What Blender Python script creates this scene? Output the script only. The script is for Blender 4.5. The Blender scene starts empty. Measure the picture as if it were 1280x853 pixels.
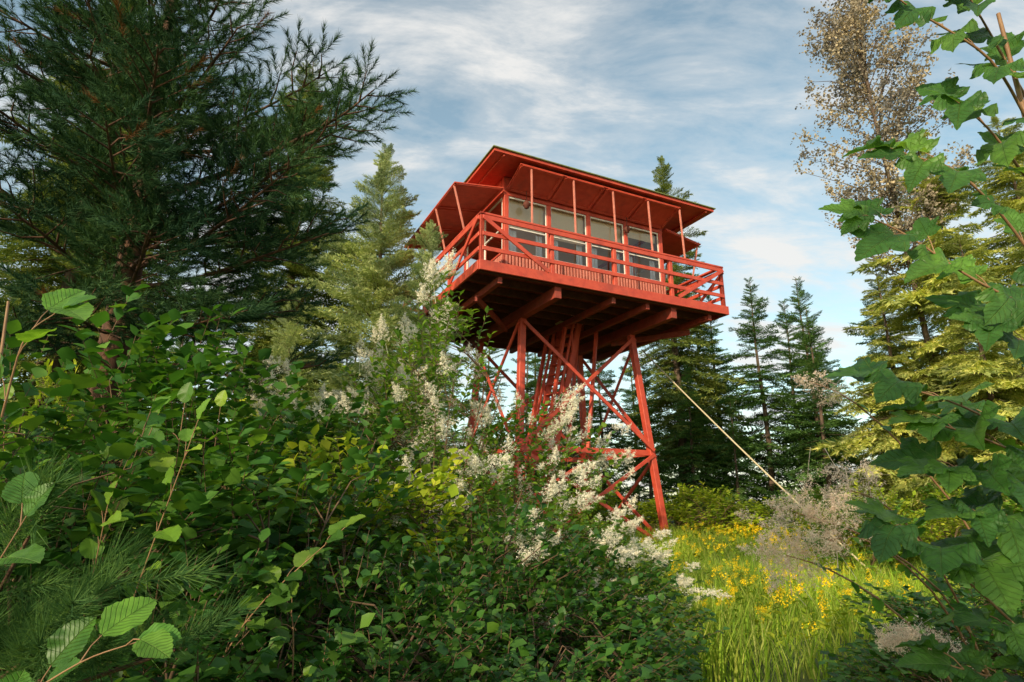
import bpy, math, random
import numpy as np
from mathutils import Vector
rng=np.random.default_rng(7); random.seed(7)
sc=bpy.context.scene
sc.view_settings.view_transform='Standard'; sc.view_settings.look='None'; sc.view_settings.exposure=0
COL=sc.collection
def link(o,parent=None):
    COL.objects.link(o)
    if parent: o.parent=parent
    return o
def ground_z(x,y):
    x=np.asarray(x,float);y=np.asarray(y,float)
    return -1.6+0.034*np.clip(y,-20,15)+0.012*np.clip(y-15,0,60)+0.06*np.sin(x*.9+1)*np.cos(y*.7)+0.03*np.sin(x*2.1+y*1.7)
# ---------------- materials
def newmat(n):
    m=bpy.data.materials.new(n);m.use_nodes=True;m.node_tree.nodes.clear();return m,m.node_tree
def N(nt,t,**k):
    n=nt.nodes.new(t)
    for a,b in k.items():
        if a=='ins':
            for i,v in b.items(): n.inputs[i].default_value=v
        else: setattr(n,a,b)
    return n
def L(nt,a,b): nt.links.new(a,b)
def M(nt,op,a,b=None,c=None):
    n=nt.nodes.new('ShaderNodeMath');n.operation=op
    for i,v in enumerate((a,b,c)):
        if v is None: continue
        if isinstance(v,(int,float)): n.inputs[i].default_value=v
        else: nt.links.new(v,n.inputs[i])
    return n.outputs[0]
def ramp(nt,fac,stops):
    r=nt.nodes.new('ShaderNodeValToRGB')
    while len(r.color_ramp.elements)<len(stops): r.color_ramp.elements.new(.5)
    for e,(p,c) in zip(r.color_ramp.elements,stops): e.position=p;e.color=(*c,1)
    nt.links.new(fac,r.inputs[0]);return r.outputs[0]
def mixc(nt,f,a,b,mode='MIX'):
    n=nt.nodes.new('ShaderNodeMix');n.data_type='RGBA';n.blend_type=mode
    for i,v in ((0,f),(6,a),(7,b)):
        if isinstance(v,(int,float)): n.inputs[i].default_value=v
        elif isinstance(v,tuple): n.inputs[i].default_value=(*v,1)
        else: nt.links.new(v,n.inputs[i])
    return n.outputs[2]
def leafmat(name,cols,rough=.5,tr=.3,vein=None,spec=.3,clump=1.2,matte=False,tm=(1.6,1.5,.55),clumps=True):
    m,nt=newmat(name)
    g=N(nt,'ShaderNodeNewGeometry')
    n=len(cols)
    c=ramp(nt,g.outputs['Random Per Island'],[(i/(n-1),cols[i]) for i in range(n)])
    tc=N(nt,'ShaderNodeTexCoord')
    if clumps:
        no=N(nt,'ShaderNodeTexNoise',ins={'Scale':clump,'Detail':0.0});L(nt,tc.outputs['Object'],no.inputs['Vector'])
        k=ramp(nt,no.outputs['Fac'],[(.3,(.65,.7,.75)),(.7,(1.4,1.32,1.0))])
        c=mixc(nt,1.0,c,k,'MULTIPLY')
    bumpn=None
    if vein:
        uv=N(nt,'ShaderNodeUVMap');sx=N(nt,'ShaderNodeSeparateXYZ');L(nt,uv.outputs[0],sx.inputs[0])
        x,y=sx.outputs[0],sx.outputs[1]
        ax=M(nt,'ABSOLUTE',x)
        if vein=='pinnate':
            v=M(nt,'FRACT',M(nt,'MULTIPLY',M(nt,'SUBTRACT',y,M(nt,'MULTIPLY',ax,.9)),9.5))
            lat=M(nt,'ABSOLUTE',M(nt,'SUBTRACT',v,.5))
            f1=M(nt,'MAXIMUM',M(nt,'SUBTRACT',1.0,M(nt,'MULTIPLY',M(nt,'SUBTRACT',.5,lat),7.0)),0.0)
            f2=M(nt,'MAXIMUM',M(nt,'SUBTRACT',1.0,M(nt,'MULTIPLY',ax,55.0)),0.0)
            f=M(nt,'MAXIMUM',f1,f2)
        else:
            an=M(nt,'ARCTAN2',x,M(nt,'ADD',y,.02))
            v=M(nt,'FRACT',M(nt,'ADD',M(nt,'DIVIDE',an,.78),.5))
            r=M(nt,'SQRT',M(nt,'ADD',M(nt,'MULTIPLY',x,x),M(nt,'MULTIPLY',y,y)))
            dist=M(nt,'MULTIPLY',M(nt,'ABSOLUTE',M(nt,'SUBTRACT',v,.5)),M(nt,'MULTIPLY',r,.78))
            f1=M(nt,'MAXIMUM',M(nt,'SUBTRACT',1.0,M(nt,'MULTIPLY',dist,70.0)),0.0)
            v2=M(nt,'FRACT',M(nt,'MULTIPLY',M(nt,'SUBTRACT',r,M(nt,'MULTIPLY',dist,1.1)),9.0))
            lat=M(nt,'ABSOLUTE',M(nt,'SUBTRACT',v2,.5))
            f2=M(nt,'MAXIMUM',M(nt,'SUBTRACT',.7,M(nt,'MULTIPLY',M(nt,'SUBTRACT',.5,lat),6.0)),0.0)
            f=M(nt,'MAXIMUM',f1,f2)
        c=mixc(nt,M(nt,'MULTIPLY',f,.4),c,(.2,.32,.10))
        bp=N(nt,'ShaderNodeBump',ins={'Strength':.7,'Distance':.005});L(nt,M(nt,'SUBTRACT',1.0,f),bp.inputs['Height']);bumpn=bp.outputs[0]
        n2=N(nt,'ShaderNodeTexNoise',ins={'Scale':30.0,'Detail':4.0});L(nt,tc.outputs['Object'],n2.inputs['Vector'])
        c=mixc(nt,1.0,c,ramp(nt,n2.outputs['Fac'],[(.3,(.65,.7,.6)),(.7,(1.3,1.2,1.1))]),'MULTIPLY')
    if matte:
        p=N(nt,'ShaderNodeBsdfDiffuse');L(nt,c,p.inputs[0])
    else:
        p=N(nt,'ShaderNodeBsdfPrincipled',ins={'Roughness':rough,'Specular IOR Level':spec});L(nt,c,p.inputs['Base Color'])
    t=N(nt,'ShaderNodeBsdfTranslucent')
    ct=mixc(nt,1.0,c,tm,'MULTIPLY');L(nt,ct,t.inputs[0])
    if bumpn: L(nt,bumpn,p.inputs['Normal'])
    mx=N(nt,'ShaderNodeMixShader',ins={0:tr});L(nt,p.outputs[0],mx.inputs[1]);L(nt,t.outputs[0],mx.inputs[2])
    o=N(nt,'ShaderNodeOutputMaterial');L(nt,mx.outputs[0],o.inputs[0]);return m
def surfmat(name,c1,c2,scale=6,rough=.7,bump=.3,stretch=(1,1,1),metal=0,c3=None,spec=.4):
    m,nt=newmat(name)
    tc=N(nt,'ShaderNodeTexCoord');mp=N(nt,'ShaderNodeMapping');mp.inputs['Scale'].default_value=stretch
    L(nt,tc.outputs['Object'],mp.inputs[0])
    no=N(nt,'ShaderNodeTexNoise',ins={'Scale':scale,'Detail':6.0,'Roughness':.6});L(nt,mp.outputs[0],no.inputs['Vector'])
    c=ramp(nt,no.outputs['Fac'],[(.3,c1),(.7,c2)])
    if c3:
        n2=N(nt,'ShaderNodeTexNoise',ins={'Scale':scale*.37,'Detail':8.0,'Roughness':.75});L(nt,tc.outputs['Object'],n2.inputs['Vector'])
        c=mixc(nt,ramp(nt,n2.outputs['Fac'],[(.52,(0,0,0)),(.68,(.8,.8,.8))]),c,c3)
    p=N(nt,'ShaderNodeBsdfPrincipled',ins={'Roughness':rough,'Metallic':metal,'Specular IOR Level':spec});L(nt,c,p.inputs['Base Color'])
    b=N(nt,'ShaderNodeBump',ins={'Strength':bump,'Distance':.01});L(nt,no.outputs['Fac'],b.inputs['Height']);L(nt,b.outputs[0],p.inputs['Normal'])
    o=N(nt,'ShaderNodeOutputMaterial');L(nt,p.outputs[0],o.inputs[0]);return m
bark=surfmat('bark',(.05,.035,.025),(.16,.11,.08),14,.9,.8,(1,1,.25))
barkred=surfmat('pine_bark',(.05,.025,.018),(.16,.08,.045),12,.9,1,(1,1,.3))
twigm=surfmat('twig',(.08,.05,.03),(.18,.11,.06),20,.8,.3)
stemred=surfmat('red_brown_stem',(.2,.10,.05),(.34,.2,.1),20,.6,.3)
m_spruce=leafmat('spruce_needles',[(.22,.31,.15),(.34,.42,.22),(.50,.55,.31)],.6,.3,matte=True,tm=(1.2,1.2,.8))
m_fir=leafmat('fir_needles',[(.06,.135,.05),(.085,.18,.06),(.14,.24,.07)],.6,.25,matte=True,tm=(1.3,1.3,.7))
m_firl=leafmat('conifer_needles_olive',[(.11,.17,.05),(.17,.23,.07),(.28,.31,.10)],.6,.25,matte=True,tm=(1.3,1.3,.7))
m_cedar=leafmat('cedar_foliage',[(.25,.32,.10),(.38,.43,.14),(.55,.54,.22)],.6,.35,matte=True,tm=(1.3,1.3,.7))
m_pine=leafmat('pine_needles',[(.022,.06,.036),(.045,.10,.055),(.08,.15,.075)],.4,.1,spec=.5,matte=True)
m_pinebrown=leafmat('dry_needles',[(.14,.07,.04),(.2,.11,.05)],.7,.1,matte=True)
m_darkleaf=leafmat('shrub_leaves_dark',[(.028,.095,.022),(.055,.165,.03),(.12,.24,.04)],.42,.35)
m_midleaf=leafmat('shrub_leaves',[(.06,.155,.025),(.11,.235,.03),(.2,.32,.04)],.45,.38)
m_yelleaf=leafmat('bush_leaves_sunny',[(.18,.29,.03),(.28,.38,.04),(.42,.46,.06)],.5,.4,matte=True)  # yellow-green with sunlight put into the leaf colour
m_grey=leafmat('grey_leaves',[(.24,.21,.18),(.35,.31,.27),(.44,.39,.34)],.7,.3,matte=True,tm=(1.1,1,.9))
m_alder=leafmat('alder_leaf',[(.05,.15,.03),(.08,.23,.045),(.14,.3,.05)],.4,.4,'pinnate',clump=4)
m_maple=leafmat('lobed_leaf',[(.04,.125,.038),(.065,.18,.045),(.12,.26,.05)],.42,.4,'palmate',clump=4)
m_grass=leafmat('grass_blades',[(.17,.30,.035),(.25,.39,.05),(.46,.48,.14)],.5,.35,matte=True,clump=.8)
m_yellow=leafmat('yellow_petals',[(.8,.55,.02),(.9,.68,.03)],.6,.3,matte=True)
m_cream=leafmat('cream_blossom',[(.80,.75,.60),(.9,.87,.75),(.95,.93,.86)],.8,.4,matte=True,tm=(1.05,1.02,.9),clumps=False)
m_dry=leafmat('dried_blossom',[(.74,.57,.46),(.88,.74,.62),(.94,.85,.76)],.8,.4,matte=True,tm=(1.05,1,.9),clumps=False)
red=surfmat('red_paint',(.43,.048,.028),(.58,.088,.046),5,.5,.3,(1,1,1),c3=(.27,.05,.035))
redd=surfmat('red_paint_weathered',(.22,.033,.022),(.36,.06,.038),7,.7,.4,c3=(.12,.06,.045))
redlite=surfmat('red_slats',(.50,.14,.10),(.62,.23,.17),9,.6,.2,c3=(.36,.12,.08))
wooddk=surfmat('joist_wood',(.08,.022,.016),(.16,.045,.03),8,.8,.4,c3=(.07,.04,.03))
cream=surfmat('cream_ceiling',(.76,.68,.54),(.84,.76,.62),3,.7,.05)
ceilpan=surfmat('lit_ceiling_tone',(.82,.62,.42),(.9,.72,.5),40,.8,.1)  # warm tone of the lit ceiling, for the added window panels
white=surfmat('white_sash',(.6,.58,.54),(.75,.72,.66),9,.5,.05)
skyband=surfmat('sky_band_white',(.75,.76,.78),(.85,.86,.88),30,.8,.1)  # pale tone of the sky seen through the cabin
shingle=surfmat('mossy_shingle',(.1,.1,.06),(.2,.26,.07),9,.9,.8)
rope=surfmat('guy_cable',(.45,.38,.24),(.6,.52,.34),30,.5,.3)
m,nt=newmat('glass');tr=N(nt,'ShaderNodeBsdfTransparent',ins={0:(.97,.98,.98,1)});gl=N(nt,'ShaderNodeBsdfGlossy',ins={1:.02})
fr=N(nt,'ShaderNodeFresnel',ins={0:1.5});mx=N(nt,'ShaderNodeMixShader');L(nt,M(nt,'ADD',fr.outputs[0],.03),mx.inputs[0]);L(nt,tr.outputs[0],mx.inputs[1]);L(nt,gl.outputs[0],mx.inputs[2])
o=N(nt,'ShaderNodeOutputMaterial');L(nt,mx.outputs[0],o.inputs[0]);glass=m
# ---------------- fast mesh builder
def norm(a): return a/np.maximum(np.linalg.norm(a,axis=-1,keepdims=True),1e-9)
def frames(d,up):
    d=norm(d);s=norm(np.cross(d,up));n=np.cross(s,d)
    return np.stack([s,d,n],axis=-1)
class MB:
    def __init__(s): s.v=[];s.f=[];s.uv=[];s.m=[];s.n=0
    def add(s,v,f,uv=None,mi=0):
        v=np.asarray(v,float).reshape(-1,3);f=np.asarray(f,int).reshape(-1,3)
        s.v.append(v);s.f.append(f+s.n);s.n+=len(v)
        s.uv.append(np.zeros((len(v),2)) if uv is None else np.asarray(uv)); s.m.append(np.full(len(f),mi))
    def inst(s,T,pos,R,sc,mi=0):
        tv,tf,tuv=T;n=len(pos)
        if n==0:return
        sc=np.asarray(sc,float)
        if sc.ndim==1: sc=np.repeat(sc[:,None],3,1)
        V=np.einsum('nij,nvj->nvi',R,tv[None]*sc[:,None,:])+pos[:,None,:]
        F=tf[None]+(np.arange(n)*len(tv))[:,None,None]
        s.add(V.reshape(-1,3),F.reshape(-1,3),np.tile(tuv,(n,1)),mi)
    def tube(s,pts,rad,k=6,mi=0):
        pts=np.asarray(pts,float);rad=np.broadcast_to(np.asarray(rad,float),(len(pts),))
        d=norm(np.gradient(pts,axis=0));up=np.array([0.13,.07,1.]) if abs(d[0][2])<.8 else np.array([1.,.1,0])
        R=frames(d,np.broadcast_to(up,d.shape))
        a=np.arange(k)*2*np.pi/k
        ring=np.cos(a)[None,:,None]*R[:,None,:,0]+np.sin(a)[None,:,None]*R[:,None,:,2]
        V=pts[:,None]+ring*rad[:,None,None]
        F=[]
        for i in range(len(pts)-1):
            for j in range(k):
                p,q,r_,t=i*k+j,i*k+(j+1)%k,(i+1)*k+(j+1)%k,(i+1)*k+j
                F+=[(p,q,r_),(p,r_,t)]
        s.add(V.reshape(-1,3),F,None,mi)
    def build(s,name,mats,smooth=False,parent=None,obj=True):
        v=np.concatenate(s.v);f=np.concatenate(s.f);uv=np.concatenate(s.uv);mi=np.concatenate(s.m)
        me=bpy.data.meshes.new(name)
        me.vertices.add(len(v));me.vertices.foreach_set('co',v.astype(np.float32).ravel())
        me.loops.add(len(f)*3);me.loops.foreach_set('vertex_index',f.astype(np.int32).ravel())
        me.polygons.add(len(f));me.polygons.foreach_set('loop_start',(np.arange(len(f))*3).astype(np.int32))
        me.polygons.foreach_set('material_index',mi.astype(np.int32))
        if smooth: me.polygons.foreach_set('use_smooth',np.ones(len(f),bool))
        u=me.uv_layers.new(name='UVMap');u.data.foreach_set('uv',uv[f.ravel()].astype(np.float32).ravel())
        for m in mats: me.materials.append(m)
        me.update(calc_edges=True)
        if not obj: return me
        return link(bpy.data.objects.new(name,me),parent)
# ---------------- templates
def T_leaf(w=.32):
    v=np.array([(0,0,0),(-w,.42,.07),(w,.42,.07),(0,.5,-.02),(0,1,-.12),(-w*.62,.75,.02),(w*.62,.75,.02)])
    f=np.array([(0,3,1),(0,2,3),(1,3,5),(3,2,6),(5,3,4),(3,6,4)])
    return v,f,v[:,:2].copy()
def grid_leaf(outline_half,center_y,cup=.12,droop=.2,wave=.0,step=.06):
    R=[np.array(p,float) for p in outline_half]
    pts=[]
    for a,b in zip(R[:-1],R[1:]):
        n=max(2,int(np.linalg.norm(b-a)/step))
        for i in range(n):
            p=a+(b-a)*i/n
            d=b-a;nn=np.array([d[1],-d[0]])/max(np.linalg.norm(d),1e-6)
            pts.append(p+nn*(.02 if i%2 else -.008))
    pts.append(R[-1])
    full=np.array(pts+[np.array((-p[0],p[1])) for p in pts[-2:0:-1]]);c=np.array((0,center_y));n=len(full)
    V=[c];
    for s in (.35,.7,1.): V+=list(c+(full-c)*s)
    V=np.array(V);z=cup*np.abs(V[:,0])-droop*V[:,1]**2+wave*np.sin(V[:,1]*14+np.abs(V[:,0])*9)*np.abs(V[:,0])
    F=[]
    for i in range(n):
        j=(i+1)%n
        F.append((0,1+i,1+j))
        for r in (0,1):
            a,b,c2,d=1+r*n+i,1+r*n+j,1+(r+1)*n+j,1+(r+1)*n+i
            F+=[(a,d,c2),(a,c2,b)]
    V3=np.column_stack([V,z]);return V3,np.array(F),V.copy()
T_small=T_leaf(.30)
T_round=T_leaf(.42)
T_alder=grid_leaf([(0,0),(.2,.06),(.36,.25),(.40,.45),(.33,.68),(.17,.88),(0,1.0)],.45,.25,.18,.08)
ml=[(0,0),(.13,-.09),(.30,-.08),(.45,.03),(.37,.15),(.33,.22),(.45,.33),(.54,.52),(.40,.53),(.25,.52),(.25,.68),(.16,.84),(0,1.02)]
T_maples=[grid_leaf(ml,.30,.22,.22,.12),grid_leaf(ml,.30,.5,.35,.25),grid_leaf([(x*.9,y*(1 if y<.6 else .93)) for x,y in ml],.30,.1,.5,.3)]
def T_spray(r,ntw=34,m=7,droop=.12,hang=.0,ang=50,nl=.07,w=.011,side=.38):
    V=[];F=[]
    def tri(p,d,ln,ww):
        q=np.cross(d,(r.normal(0,.5),r.normal(0,.5),1.));q=q/np.linalg.norm(q)*ww
        i=len(V);V.extend([p-q,p+q,p+d*ln]);F.append((i,i+1,i+2))
    for i in range(ntw):
        y=.10+.88*i/ntw;a0=np.array((0,y,-droop*y*y));s=1 if i%2 else -1
        L_=(side*(1-y)**.8*(.4+.6*min(1,y*3))+.09)*r.uniform(.75,1.15);an=math.radians(ang+r.normal(0,6))
        d=np.array((s*math.sin(an),math.cos(an),-hang+r.normal(0,.08)));d/=np.linalg.norm(d)
        for k in range(m):
            t=(k+.5)/m;p=a0+d*L_*t+np.array((0,0,-hang*.3*t*t*L_))
            for e in (-1,1):
                ca,sa=math.cos(e*.75),math.sin(e*.75)
                dd=np.array((d[0]*ca-d[1]*sa,d[0]*sa+d[1]*ca,d[2]+r.normal(0,.35)));dd/=np.linalg.norm(dd)
                tri(p,dd,nl*r.uniform(.8,1.3),w)
        tri(a0,np.array((0,1,r.normal(0,.3))),nl,w)
    i=len(V);V.extend([np.array(x) for x in((-.006,0,0),(.006,0,0),(0,1,-droop))]);F.append((i,i+1,i+2))
    V=np.array(V);return V,np.array(F),np.zeros((len(V),2))
def T_pinetwig(r,n=95,Lt=.24,nl=.08,w=.0028):
    V=[];F=[]
    for i in range(n):
        y=Lt*(i/n)**.8;a=r.uniform(0,6.28);t=r.uniform(.55,1.25)*(1-.5*i/n)
        d=np.array((math.cos(a)*math.sin(t),math.cos(t),math.sin(a)*math.sin(t)))
        p=np.array((0,y,0));q=norm(np.cross(d,r.normal(0,1,3)))*w;l=nl*r.uniform(.75,1.15)
        k=len(V);V.extend([p-q,p+q,p+d*l]);F.append((k,k+1,k+2))
    V=np.array(V);return V,np.array(F),np.zeros((len(V),2))
def T_panicle(r,n=420,Lp=.2,Rp=.07,s=.0055):
    V=[];F=[]
    nb=16
    br=[]
    for i in range(nb):
        y=Lp*(.1+.8*i/nb);a=i*2.4;l=Rp*(1-.75*i/nb)*r.uniform(.7,1.2)
        br.append((np.array((0,y,0)),np.array((math.cos(a)*l,l*.6,math.sin(a)*l))))
    for i in range(n):
        b=br[r.integers(nb)];t=r.uniform(.25,1.05);p=b[0]+b[1]*t+r.normal(0,.035*Lp,3)
        if r.random()<.15: p=np.array((0,Lp*r.uniform(.8,1.1),0))+r.normal(0,.03*Lp,3)
        a_=norm(r.normal(0,1,(3,3)))*s*r.uniform(.6,1.3)
        k=len(V);V.extend([p+a_[0],p+a_[1],p+a_[2]]);F.append((k,k+1,k+2))
    for b in br:
        k=len(V);V.extend([b[0]-(.001,0,.001),b[0]+(.001,0,.001),b[0]+b[1]]);F.append((k,k+1,k+2))
    k=len(V);V.extend([np.array((-.002,-.1,0)),np.array((.002,-.1,0)),np.array((0,Lp,0))]);F.append((k,k+1,k+2))
    V=np.array(V);return V,np.array(F),np.zeros((len(V),2))
def T_blade():
    w=.013;V=[]
    for i,(y,z) in enumerate(((0,0),(.5,.06))): V+= [(-w*(1-.3*i),y,z),(w*(1-.3*i),y,z)]
    V.append((0,1,.3));F=[(0,1,3),(0,3,2),(2,3,4)]
    V=np.array(V,float);return V,np.array(F),V[:,:2].copy()
def T_flowerhead(r):
    V=[];F=[]
    for i in range(26):
        p=r.normal(0,.013,3)*np.array((1,1.8,1));a_=norm(r.normal(0,1,(3,3)))*.0115
        k=len(V);V.extend([p+a_[0],p+a_[1],p+a_[2]]);F.append((k,k+1,k+2))
    V=np.array(V);return V,np.array(F),np.zeros((len(V),2))
# ---------------- conifers
def conifer_mesh(name,H,R,nb,sprays,mat,seed,z0=.08,tiltlo=-18,tilthi=45,widths=1.0,power=.75,gap=.0):
    r=np.random.default_rng(seed);b=MB()
    h=z0*H+(1-z0)*H*.985*np.sort(r.random(nb)**.9)
    keep=np.ones(nb,bool)
    if gap: keep=np.sin(h*2.3+seed)+r.normal(0,.6,nb)>-1.3+gap
    h=h[keep];n=len(h)
    f=h/H
    phi=r.random(n)*6.283
    lob=1+.25*np.sin(phi*2+h*.8+seed)+.15*np.sin(phi*5+h*2)
    Ln=(R*(1-f)**power*r.uniform(.6,1.2,n)*lob+.12)
    el=np.radians(tiltlo+(tilthi-tiltlo)*f**1.6+r.normal(0,7,n))
    d=np.stack([np.cos(phi)*np.cos(el),np.sin(phi)*np.cos(el),np.sin(el)],-1)
    up=np.array([0,0,1.])+r.normal(0,.18,(n,3))
    pos=np.stack([np.zeros(n),np.zeros(n),h],-1)
    Rm=frames(d,up);idx=r.integers(len(sprays),size=n)
    for k,T in enumerate(sprays):
        q=idx==k
        sc_=np.stack([Ln[q]*widths,Ln[q],Ln[q]],-1);b.inst(T,pos[q],Rm[q],sc_,0)
        for p_,d_,l_ in zip(pos[q][::2],d[q][::2],Ln[q][::2]):
            b.tube([p_,p_+d_*l_*.5+np.array((0,0,-.03*l_)),p_+d_*l_*.9+np.array((0,0,-.1*l_))],[.012*l_+.006,.01,.003],3,1)
    hs=np.linspace(-.3,H*.99,12)
    pts=np.stack([.04*np.sin(hs*.9+seed)*(H>3),.04*np.cos(hs*.7),hs],-1)
    b.tube(pts,np.linspace(H*.014,.008,12),8,1)
    return b.build(name,[mat,bark],obj=False)
SP=[T_spray(rng) for _ in range(3)]
SPlow=[T_spray(rng,ntw=20,m=4,nl=.10,w=.018) for _ in range(3)]
SPd=[T_spray(rng,ntw=26,m=6,droop=.3,hang=.5,ang=45,nl=.085,w=.017,side=.34) for _ in range(3)]
ms_spruce=conifer_mesh('spruce_a',9.6,2.0,380,SP,m_spruce,3,.05,-8,50)
ms_small=conifer_mesh('spruce_b',6.0,1.25,190,SP,m_spruce,4,.05,0,50)
ms_fir=conifer_mesh('fir_a',10,2.3,230,SPlow,m_fir,5,.1,-22,40)
ms_fir2=conifer_mesh('fir_b',10,1.8,220,SPlow,m_fir,6,.12,-12,45,gap=.3)
ms_tall=conifer_mesh('fir_c',15.5,2.9,340,SP,m_firl,8,.16,-25,40,gap=.2)
ms_ced=conifer_mesh('cedar_a',13,3.0,320,SPd,m_cedar,9,.08,-20,35,widths=1.2,gap=.3)
ms_ced2=conifer_mesh('cedar_b',10,2.4,260,SPd,m_cedar,10,.06,-14,40,widths=1.2,gap=.3)
def put(name,me,x,y,s=1.,rot=0,parent=None,sz=None,tilt=0):
    if parent is None: me=me.copy()
    o=bpy.data.objects.new(name,me);link(o,parent)
    o.location=(x,y,float(ground_z(x,y))-.05);o.rotation_euler=(tilt,0,rot);o.scale=(s,s,sz or s);return o
put('spruce_tree',ms_spruce,-3.2,13.3,1.,.5,sz=1.04)
put('spruce_tree',ms_small,-1.45,9.7,.95,1.,sz=1.03)
put('spruce_tree',ms_small,-4.3,11.0,.9,2.)
put('fir_tree',ms_tall,-6.3,15.8,.95,.3)
put('fir_tree',ms_tall,-10.2,12.8,1.,2.2)
put('fir_tree',ms_tall,-12.5,17.,1.1,1.2)
put('fir_tree',ms_tall,7.1,25,1.03,1.2,sz=1.1)
put('fir_tree',ms_fir,9.6,22.5,.98,.2)
put('fir_tree',ms_fir2,12.3,24.,1.05,1.9)
put('fir_tree',ms_fir,8.7,27,1.0,4.)
put('fir_tree',ms_fir2,10.7,20.5,.8,3.)
put('cedar_tree',ms_ced,13.2,17.0,1.,1.)
put('cedar_tree',ms_ced,17.0,18.0,1.1,3.)
put('cedar_tree',ms_ced2,11.7,17.8,.9,2.)
put('cedar_tree',ms_ced2,14.2,14.5,1.,4.)
put('cedar_tree',ms_ced2,10.8,13.2,.75,4.5)
forest=link(bpy.data.objects.new('distant_forest',None))
rr=random.Random(3)
for i in range(22):
    x=-22+i*2.3+rr.uniform(-.7,.7);y=rr.uniform(26,32)
    put('forest_tree',rr.choice([ms_fir,ms_fir2]),x,y,rr.uniform(.85,1.15),rr.uniform(0,6),forest)
for x,y,s in ((-3,22,.75),(-1,20,.6),(.6,23,.8),(2.2,21,.65),(3.6,24,.8),(4.8,21,.6),(-6,21,.8),(-8.5,19,.9),(6.3,21,.6),(-14,14,1),(-5.5,18.5,.65),(7.6,20.5,.5),(16,22,1)):
    put('forest_tree',rr.choice([ms_fir,ms_fir2]),x,y,s,rr.uniform(0,6),forest)
# trees behind the viewer (they shade the foreground)
back=link(bpy.data.objects.new('forest_edge',None))
for x,y,s in ((-9.3,-3.2,.8),(-6.4,-4.6,.68),(-3.6,-5.6,.70),(-.9,-6.6,.62),(2.4,-8.0,.6)):
    put('edge_tree',ms_fir,x,y,s,rr.uniform(0,6),back)
# ---------------- pine (left foreground)
b=MB();PT=[T_pinetwig(rng) for _ in range(4)]
tp=[];td=[];ts=[]
trunk=np.array([(-4.45,6.3,-1.7),(-4.4,6.25,0),(-4.3,6.2,1.8),(-4.25,6.15,3.5),(-4.3,6.1,5.2),(-4.3,6.1,7.2)])
b.tube(trunk,[.2,.17,.145,.12,.085,.02],10,1)
def trunk_at(z):
    return np.array([np.interp(z,trunk[:,2],trunk[:,i]) for i in range(3)])
def pbranch(p0,p1,r,dens=1.,rad=.035,sag=.12):
    p0=np.array(p0,float);p1=np.array(p1,float);Lm=np.linalg.norm(p1-p0)
    t=np.linspace(0,1,9)[:,None];wob=np.cumsum(r.normal(0,.025*Lm/3,(9,3)),0)*t
    pts=p0+(p1-p0)*t+np.array((0,0,-sag*Lm))*4*t*(1-t)*.5+wob
    b.tube(pts,np.linspace(rad,.007,9),6,1)
    ns=int(9*Lm**.5*dens*1.3)
    for i in range(ns):
        u=.22+.78*(i+r.random())/ns;k=min(int(u*8),7);base=pts[k]+(pts[k+1]-pts[k])*(u*8-k)
        md=norm(pts[k+1]-pts[k]);sd=norm(np.cross(md,(0,0,1.)))*(1 if i%2 else -1)
        a=r.uniform(.5,1.05);d=md*math.cos(a)+sd*math.sin(a)+np.array((0,0,r.normal(.12,.25)));d=norm(d)
        l=(.2+.65*(1-u)*min(1,Lm/2.5)+.08)*r.uniform(.6,1.2)
        e=base+d*l+np.array((0,0,-.06*l));mid=(base+e)/2+r.normal(0,.02,3)
        b.tube([base,mid,e],[.011,.008,.004],4,1)
        nt_=max(2,int(l/.08))
        for j in range(nt_):
            w=.25+.75*(j+.5)/nt_;q=base+(e-base)*w
            s2=norm(np.cross(d,(0,0,1.)))*(1 if j%2 else -1)
            dd=norm(d*.8+s2*r.uniform(.3,1.1)+np.array((0,0,r.uniform(-.2,.6))))
            tp.append(q);td.append(dd);ts.append(r.uniform(.75,1.25))
        tp.append(e);td.append(norm(d+np.array((0,0,.2))));ts.append(1.1)
    tp.append(pts[-1]);td.append(norm(pts[-1]-pts[-2]));ts.append(1.15)
rp=np.random.default_rng(11)
sp=[((-1.3,5.1,4.12),3.35,.05),((-1.75,5.3,3.5),2.9,.035),((-2.85,5.1,4.75),4.3,.035),((-2.0,5.2,4.3),3.9,.03),
    ((-2.1,4.9,3.0),2.5,.03),((-2.0,5.6,2.7),2.3,.03),((-3.0,4.2,3.7),3.5,.03),((-3.2,4.2,2.9),2.8,.03),((-3.8,4.1,4.4),4.2,.03),((-4.6,4.2,3.4),3.4,.03),
    ((-2.5,6.2,2.2),2.0,.03),((-3.0,4.6,2.2),2.1,.03),((-4.3,4.5,2.5),2.3,.03),((-5.0,4.6,4.2),4.2,.03),((-2.2,6.6,3.2),2.8,.03),((-2.3,6.4,4.4),4.0,.03),
    ((-2.7,5.2,1.7),1.9,.025),((-3.7,4.7,1.6),1.8,.025),((-2.9,5.0,5.3),4.8,.03),((-4.1,4.6,5.2),4.9,.03),((-5.4,5.0,5.0),4.9,.03),((-3.3,5.1,4.0),3.8,.03),
    ((-3.6,4.8,3.3),3.1,.03),((-2.6,5.4,3.3),3.0,.03),((-4.9,4.6,2.9),2.8,.03),((-3.4,5.2,2.6),2.5,.03)]
for e,z,rd in sp: pbranch(trunk_at(z),e,rp,1.1,rd)
for i in range(18):
    z=rp.uniform(1.4,6.6);a=rp.uniform(0,6.28);l=rp.uniform(1.1,2.2)*(1-(max(z-4,0))/5)
    p=trunk_at(z);pbranch(p,p+np.array((math.cos(a)*l,math.sin(a)*l,rp.uniform(0,.5))),rp,.8,.025)
tp=np.array(tp);td=np.array(td);ts=np.array(ts);Rm=frames(td,np.array([0,0,1.])+rng.normal(0,.4,(len(tp),3)))
ix=rng.integers(4,size=len(tp))
brown=rng.random(len(tp))<.015
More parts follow.
